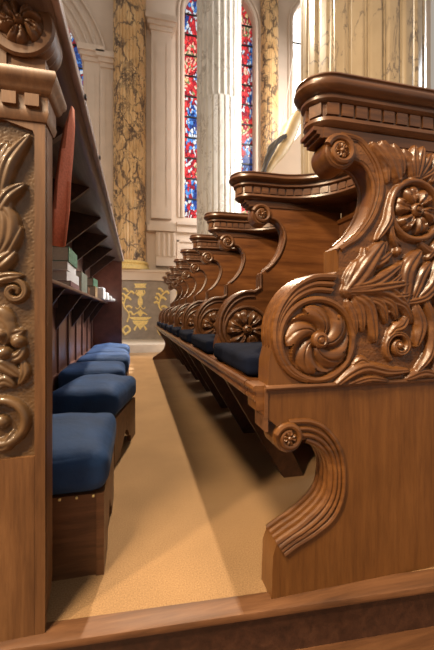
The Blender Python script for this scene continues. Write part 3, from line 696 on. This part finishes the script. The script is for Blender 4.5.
def window(name, lp, mat, bars, nv):
    r = thing(name, ((lp[0][0]+lp[1][0])/2, YW+.06, lp[0][1]), None, None); tag(r, kind='structure')
    mb = MB(); mb.prism_y(lp, YW+.06, YW+.075); mb.build('stained_pane', mat, r, False)
    mb = MB(); zt = max(p[1] for p in lp); x0, x1 = lp[0][0], lp[1][0]; rr = (x1-x0)/2; zs = zt-rr
    z = lp[0][1]+bars
    while z < zt-.1:
        hw = rr if z < zs else math.sqrt(max(0, rr*rr-(z-zs)**2)); cx = (x0+x1)/2
        mb.box(cx-hw, cx+hw, YW+.03, YW+.055, z-.018, z+.018); z += bars
    for k in range(1, nv): 
        x = x0+(x1-x0)*k/nv; mb.box(x-.014, x+.014, YW+.033, YW+.052, lp[0][1], zs+math.sqrt(max(0, rr*rr-(x-(x0+x1)/2)**2)))
    mb.build('glazing_bars', M['black'], r)
    return r
window('window_1', w1, M['glass'], .55, 4); window('window_2', w2, M['glass2'], .55, 10); window('window_3', w3, M['day'], 6.2, 1)
tn = [0]
def trim(mb, mat='stone', smooth=True):
    tn[0] += 1; return struct(mb, f'trim_{tn[0]+2}', M[mat], smooth)
for lp, offs in ((w1, (.06, .16)), (w2, (.08, .24, .42, .62)), (w3, (.05, .13))):
    mb = MB(); x0, x1 = lp[0][0], lp[1][0]; rr = (x1-x0)/2; cx = (x0+x1)/2; zs = max(p[1] for p in lp)-rr
    for k, o in enumerate(offs):
        r2 = rr+o; path = [(x1+o, YW-.13, lp[0][1])]+[(cx+r2*math.cos(PI*i/40), YW-.13-.012*k, zs+r2*math.sin(PI*i/40)) for i in range(41)]+[(x0-o, YW-.13, lp[0][1])]
        mb.tube(path, .035 if k % 2 else .05, 8)
    trim(mb)
# cream pilasters, imposts, consoles of the far wall
def pil(xa, xb, z0, z1, dep=.16):
    mb = MB(); mb.box(xa, xb, YW-.125-dep, YW-.126, z0, z1)
    w = xb-xa; mb.box(xa+w*.2, xa+w*.25, YW-.14-dep, YW-.125-dep, z0+.3, z1-.3); mb.box(xb-w*.25, xb-w*.2, YW-.14-dep, YW-.125-dep, z0+.3, z1-.3)
    trim(mb)
    mb = MB()
    for k, (o, za_, zb_) in enumerate([(.04, 0, .10), (.09, .10, .2), (.14, .2, .34)]): mb.box(xa-o, xb+o, YW-.125-dep-o, YW-.126, z1+za_, z1+zb_)
    for k, (o, za_, zb_) in enumerate([(.10, -.34, -.2), (.05, -.2, -.1)]): mb.box(xa-o, xb+o, YW-.125-dep-o, YW-.126, z0+za_, z0+zb_)
    trim(mb)
xa, xb = UX(151, YW-.2), UX(171, YW-.2); zc = UZ(160, 219, YW-.2)
pil(xa, xb, zc, UZ(160, 34, YW-.2))
mb = MB(); xa, xb = UX(156, YW-.3), UX(176, YW-.3); z1, z0 = UZ(165, 232, YW-.3), UZ(165, 256, YW-.3)
mb.box(xa, xb, YW-.3, YW-.126, z0-.25, z1)
for k in range(4): xx = xa+(xb-xa)*(k+.5)/4; mb.tube([(xx, YW-.30, z0), (xx, YW-.31, z1-.05)], .045, 8)
trim(mb)
mb = MB(); mb.box(UX(171, YW-.2)+.15, 3.2, YW-.2, YW-.126, zc-.3, zc-.12); mb.box(UX(171, YW-.2)+.15, 3.2, YW-.26, YW-.126, zc-.12, zc-.04); trim(mb)
mb = MB(); xa = UX(177, YW-.13); zz0, zz1 = 1.7, zc-.5
for (p, q, r_, t_) in ((xa, xa+.05, zz0, zz1), (xa+1.4, xa+1.45, zz0, zz1), (xa, xa+1.45, zz1-.05, zz1), (xa, xa+1.45, zz0, zz0+.05)): mb.box(p, q, YW-.155, YW-.126, r_, t_)
trim(mb)
for (a, b_) in ((UX(84, YW-.2), UX(99, YW-.2)), (UX(102, YW-.25), UX(114, YW-.25))):
    zi = UZ(92, 62 if a < UX(95, YW) else 66, YW-.2); pil(a, b_, 1.9, zi, .07)
mb = MB(); mb.box(-6, 7, YW-.2, YW-.126, .15, 1.55); mb.box(-6, 7, YW-.25, YW-.126, 1.55, 1.66); trim(mb)
# gilded dado panel
YD = 8.5
gp = thing('altar_panel', (.1, YD, .15), 'grey stone panel with gilded urn and scroll motifs at the far end', 'panel')
mb = MB(); mb.box(-1.0, .80, YD, YD+.05, .15, UZ(145, 281, YD)); mb.box(-1.02, .82, YD-.02, YD, .15, .24); mb.build('panel_slab', M['grey'], gp)
mb = MB(); zz = UZ(145, 280.5, YD)
mb.box(-1.05, .85, YD-.05, YD+.3, zz, zz+.26); mb.box(-1.08, .88, YD-.08, YD+.3, zz+.20, zz+.26); mb.build('panel_ledge', M['stone'], gp)
mb = MB()
def g(x, y): return U(x, y, YD-.006)
def gpoly(pts): mb.prism_y([g(x, y) for x, y in pts], YD-.010, YD-.001)
def gt(pts, w): mb.tube([(g(x, y)[0], YD-.006, g(x, y)[1]) for x, y in cr(pts, 5)], w, 6)
for cx in (140.3, 181, 99.5):
    def m_(l): return [(cx+a, b) for a, b in l]
    gpoly(m_([(-6.5, 283.5), (6.5, 283.5), (5, 286), (6, 288), (-6, 288), (-5, 286)])); gpoly(m_([(-2.4, 290), (2.4, 290), (3.6, 294), (1, 297), (2.5, 300), (2.5, 304), (1, 306), (-1, 306), (-2.5, 304), (-2.5, 300), (-1, 297), (-3.6, 294)]))
    gpoly(m_([(-11.5, 317), (11.5, 317), (9, 319), (6, 320), (-6, 320), (-9, 319)])); gpoly(m_([(-8, 320.5), (8, 320.5), (6.5, 324), (4, 325), (7, 329), (5.4, 331), (3, 326), (0, 330), (-3, 326), (-5.4, 331), (-7, 329), (-4, 325), (-6.5, 324)]))
    for k in range(-4, 5): gt(m_([(0, 316.5), (k*.7, 313), (k*1.7, 309+abs(k)*1.5)]), .018)
    for sgn in (-1, 1): gt(m_([(sgn*2, 296), (sgn*4.5, 293), (sgn*3.5, 290)]), .014); gt(m_([(0, 306), (sgn*3, 309), (sgn*5, 307)]), .014)
for cx, sg in ((126, 1), (161, 1), (154, -1)):
    if cx == 154: continue
    def m_(l): return [(cx+a, b) for a, b in l]
    gt(m_([(0, 335), (-3, 330), (1, 326), (4, 330), (0, 334)]), .03); gt(m_([(1, 322), (3, 314), (-2, 306), (0, 297), (4, 292)]), .022)
    for (a, b, c, d) in ((0, 297, -5, 294), (0, 298, 5, 300), (-2, 304, -7, 303), (0, 307, 6, 308), (2, 292, -3, 289), (3, 312, 7, 315), (4, 292, 8, 294), (-3, 300, -6, 298)): gt(m_([(a, b), ((a+c)/2, (b+d)/2-1.5), (c, d)]), .03)
mb.build('gilded_motif', M['gold'], gp)
# ------------------------------------------------------------------ columns
def column(name, cx, cy, r, z0, z1, zcab, mat, label, base=True, n=24, dep=.085):
    t = thing(name, (cx, cy, z0), label, 'column')
    def rf(q, z, a):
        u = (a*n/(2*PI)) % 1.0; w = abs(u-.5)*2
        k = math.sqrt(max(0, 1-(w/.8)**2)) if w < .8 else 0
        if z <= zcab: return q*(1-dep*.75*(math.exp(-((w-.85)/.13)**2)))   # reeds filling the flutes
        return q*(1-dep*k*.9)
    mb = MB(); zz = [z0+(.5 if base else 0), zcab, zcab+.03, z1]
    if zcab <= z0: zz = [z0+(.5 if base else 0), z1]
    mb.lathe_z(cx, cy, [(r, z) for z in zz], n*12, rf); mb.build('shaft', mat, t, True, 60)
    if base:
        mb = MB(); mb.lathe_z(cx, cy, [(r*1.32, z0+.16), (r*1.36, z0+.2), (r*1.32, z0+.27), (r*1.16, z0+.3), (r*1.12, z0+.36), (r*1.2, z0+.4), (r*1.2, z0+.45), (r*1.05, z0+.5)], 48)
        mb.box(cx-r*1.4, cx+r*1.4, cy-r*1.4, cy+r*1.4, z0, z0+.16); mb.build('column_base', M['stone2'], t)
    return t
column('fluted_column', 1.90, 2.62, .50, 0, 9.5, 5.4, M['yellow2'], 'huge cream and yellow marble column right behind the near stalls')
column('fluted_column', 1.80, 7.45, .50, .15, 9.8, 5.4, M['white'], 'white fluted marble column in front of the stained glass')
def halfcol(cx, r, z0, z1, lab):
    t = thing('marble_pilaster', (cx, YD+.25, z0), lab, 'pilaster')
    mb = MB(); nfl = 30
    def rf(q, z, a):
        u = (a*nfl/(2*PI)) % 1.0; return q*(1-.045*math.exp(-((u-.5)/.1)**2))
    mb.lathe_z(cx, YD+.3, [(r, z0+.22), (r, z1)], 300, rf); mb.v = [(x, min(y, 8.868), z) for x, y, z in mb.v]; mb.build('shaft', M['yellow'], t, True, 60)
    mb = MB(); mb.lathe_z(cx, YD+.3, [(r*1.22, z0), (r*1.25, z0+.03), (r*1.22, z0+.07), (r*1.1, z0+.09), (r*1.08, z0+.13), (r*1.16, z0+.16), (r*1.14, z0+.2), (r*1.03, z0+.22)], 48)
    mb.v = [(x, min(y, 8.868), z) for x, y, z in mb.v]; mb.build('pilaster_base', M['gold'], t)
    return t
zz2 = zz+.262
xl, xr = UX(113, YD+.25), UX(146, YD+.25); halfcol((xl+xr)/2, (xr-xl)/2, zz2, 10, 'dark-veined yellow marble column above the gilded panel')
xl, xr = UX(261.5, YD+.25), UX(278.5, YD+.25); halfcol((xl+xr)/2, (xr-xl)/2, 1.7, 10, 'narrow yellow marble column right of the stained glass')
mb = MB(); xl, xr = UX(255, YD+.25), UX(282, YD+.25); mb.box(xl, xr, YD+.02, YW-.126, .15, 1.69); trim(mb)
# pulpit stair wall
PY = 4.4
ps = thing('stair_wall', (2.2, PY, 0), 'cream sloping stair wall with yellow coping behind the near stalls', 'stair wall')
a = U(262, 180, PY); b2 = U(310, 122, PY); sl = (b2[1]-a[1])/(b2[0]-a[0]); xe = 2.6
mb = MB(); mb.prism_y([(a[0], 0), (xe, 0), (xe, a[1]+sl*(xe-a[0])), (a[0], a[1])], PY, PY+.18); mb.build('stair_side', M['stone'], ps)
mb = MB(); cp = [U(264, 176, PY-.02), U(274, 160, PY-.02), U(281, 150, PY-.02), U(290, 134, PY-.02), U(296, 120, PY-.02), U(306, 108, PY-.02), U(318, 98, PY-.02)]
for k in range(3): mb.tube([(x, PY+.02+k*.07, z+.01*(k == 1)) for x, z in cr(cp, 5)], [.05+.05*math.sin(PI*i/30) for i in range(31)], 10)
mb.build('stair_coping', plain('ochre_stone', (.52, .38, .2), .5, var=.12, scale=10), ps)
mb = MB(); dp = [U(263, 173, PY-.1), U(267, 160, PY-.1), U(272, 148, PY-.1), U(279, 140, PY-.1), U(285, 136, PY-.1)]
for k in range(3): mb.tube([(x+.012*k-.012, PY-.09-.012*k, z) for x, z in cr([(p[0]+.02*math.sin(i*2.1+k*2), p[1]) for i, p in enumerate(dp)], 6)], .028, 8)
tag(mb.build('twisted_drape', M['rope']), 'dark twisted drape lying over the sloping stair coping', 'drape')
mb = MB(); p0 = U(281, 132, PY-.1); p1 = U(292.5, 60, PY-.1); p2 = U(301, -5, PY-.1)
mb.tube([(p0[0], PY-.1, p0[1]), (p1[0], PY-.1, p1[1]), (p2[0], PY-.1, p2[1])], .0065, 6); tag(mb.build('white_rope', M['cord']), 'thin white rope rising above the dark drape', 'rope')
# ------------------------------------------------------------------ light
def lamp(name, typ, loc, target, energy, col, **k):
    l = bpy.data.lights.new(name, typ); o = bpy.data.objects.new(name, l); COL.objects.link(o); o.location = loc
    d = Vector(target)-Vector(loc); o.rotation_euler = d.to_track_quat('-Z', 'Y').to_euler(); l.energy = energy; l.color = col
    for a_, v in k.items(): setattr(l, a_, v)
    return o
lamp('nave_lamp', 'SPOT', (-3.5, -1.5, 3.8), (.4, 1.1, .6), 1150, (1, .74, .46), spot_size=math.radians(60), spot_blend=.4, shadow_soft_size=.16)
lamp('chancel_lamp', 'SPOT', (.72, 5.2, 7.0), (.1, 3.0, 0), 2600, (1, .82, .6), spot_size=math.radians(58), spot_blend=.3, shadow_soft_size=.10)
lamp('window_sun_spot', 'SPOT', (3.6, 7.6, 6.2), (-.2, 4.35, .35), 5500, (1, .97, .95), spot_size=math.radians(17), spot_blend=.4, shadow_soft_size=.15)  # added spot standing in for sunlight through a window onto the far kneelers
lamp('window_light', 'AREA', (5.5, 5.5, 6.5), (-.3, 6.5, 1.3), 640, (1, .95, .9), shape='RECTANGLE', size=1.6, size_y=3)
lamp('side_window_light', 'AREA', (5.2, 3.6, 3.6), (-.5, 2.9, .7), 190, (.92, .96, 1), shape='RECTANGLE', size=2.2, size_y=2.6)
lamp('carving_softbox', 'AREA', (-1.3, -.75, 4.6), (.6, .9, .7), 300, (1, .78, .52), shape='DISK', size=.8)  # unseen softbox, added to shade the carving from above
w = bpy.data.worlds.new('world'); S.world = w; w.use_nodes = True
bg = w.node_tree.nodes['Background']; bg.inputs[0].default_value = (1, .87, .74, 1); bg.inputs[1].default_value = .42
vs = S.view_settings; vs.view_transform = 'Standard'; vs.look = 'None'; vs.exposure = 0.0; vs.gamma = 1; vs.use_curve_mapping = False
for o in bpy.data.objects:
    if '_o' in o.keys(): del o['_o']
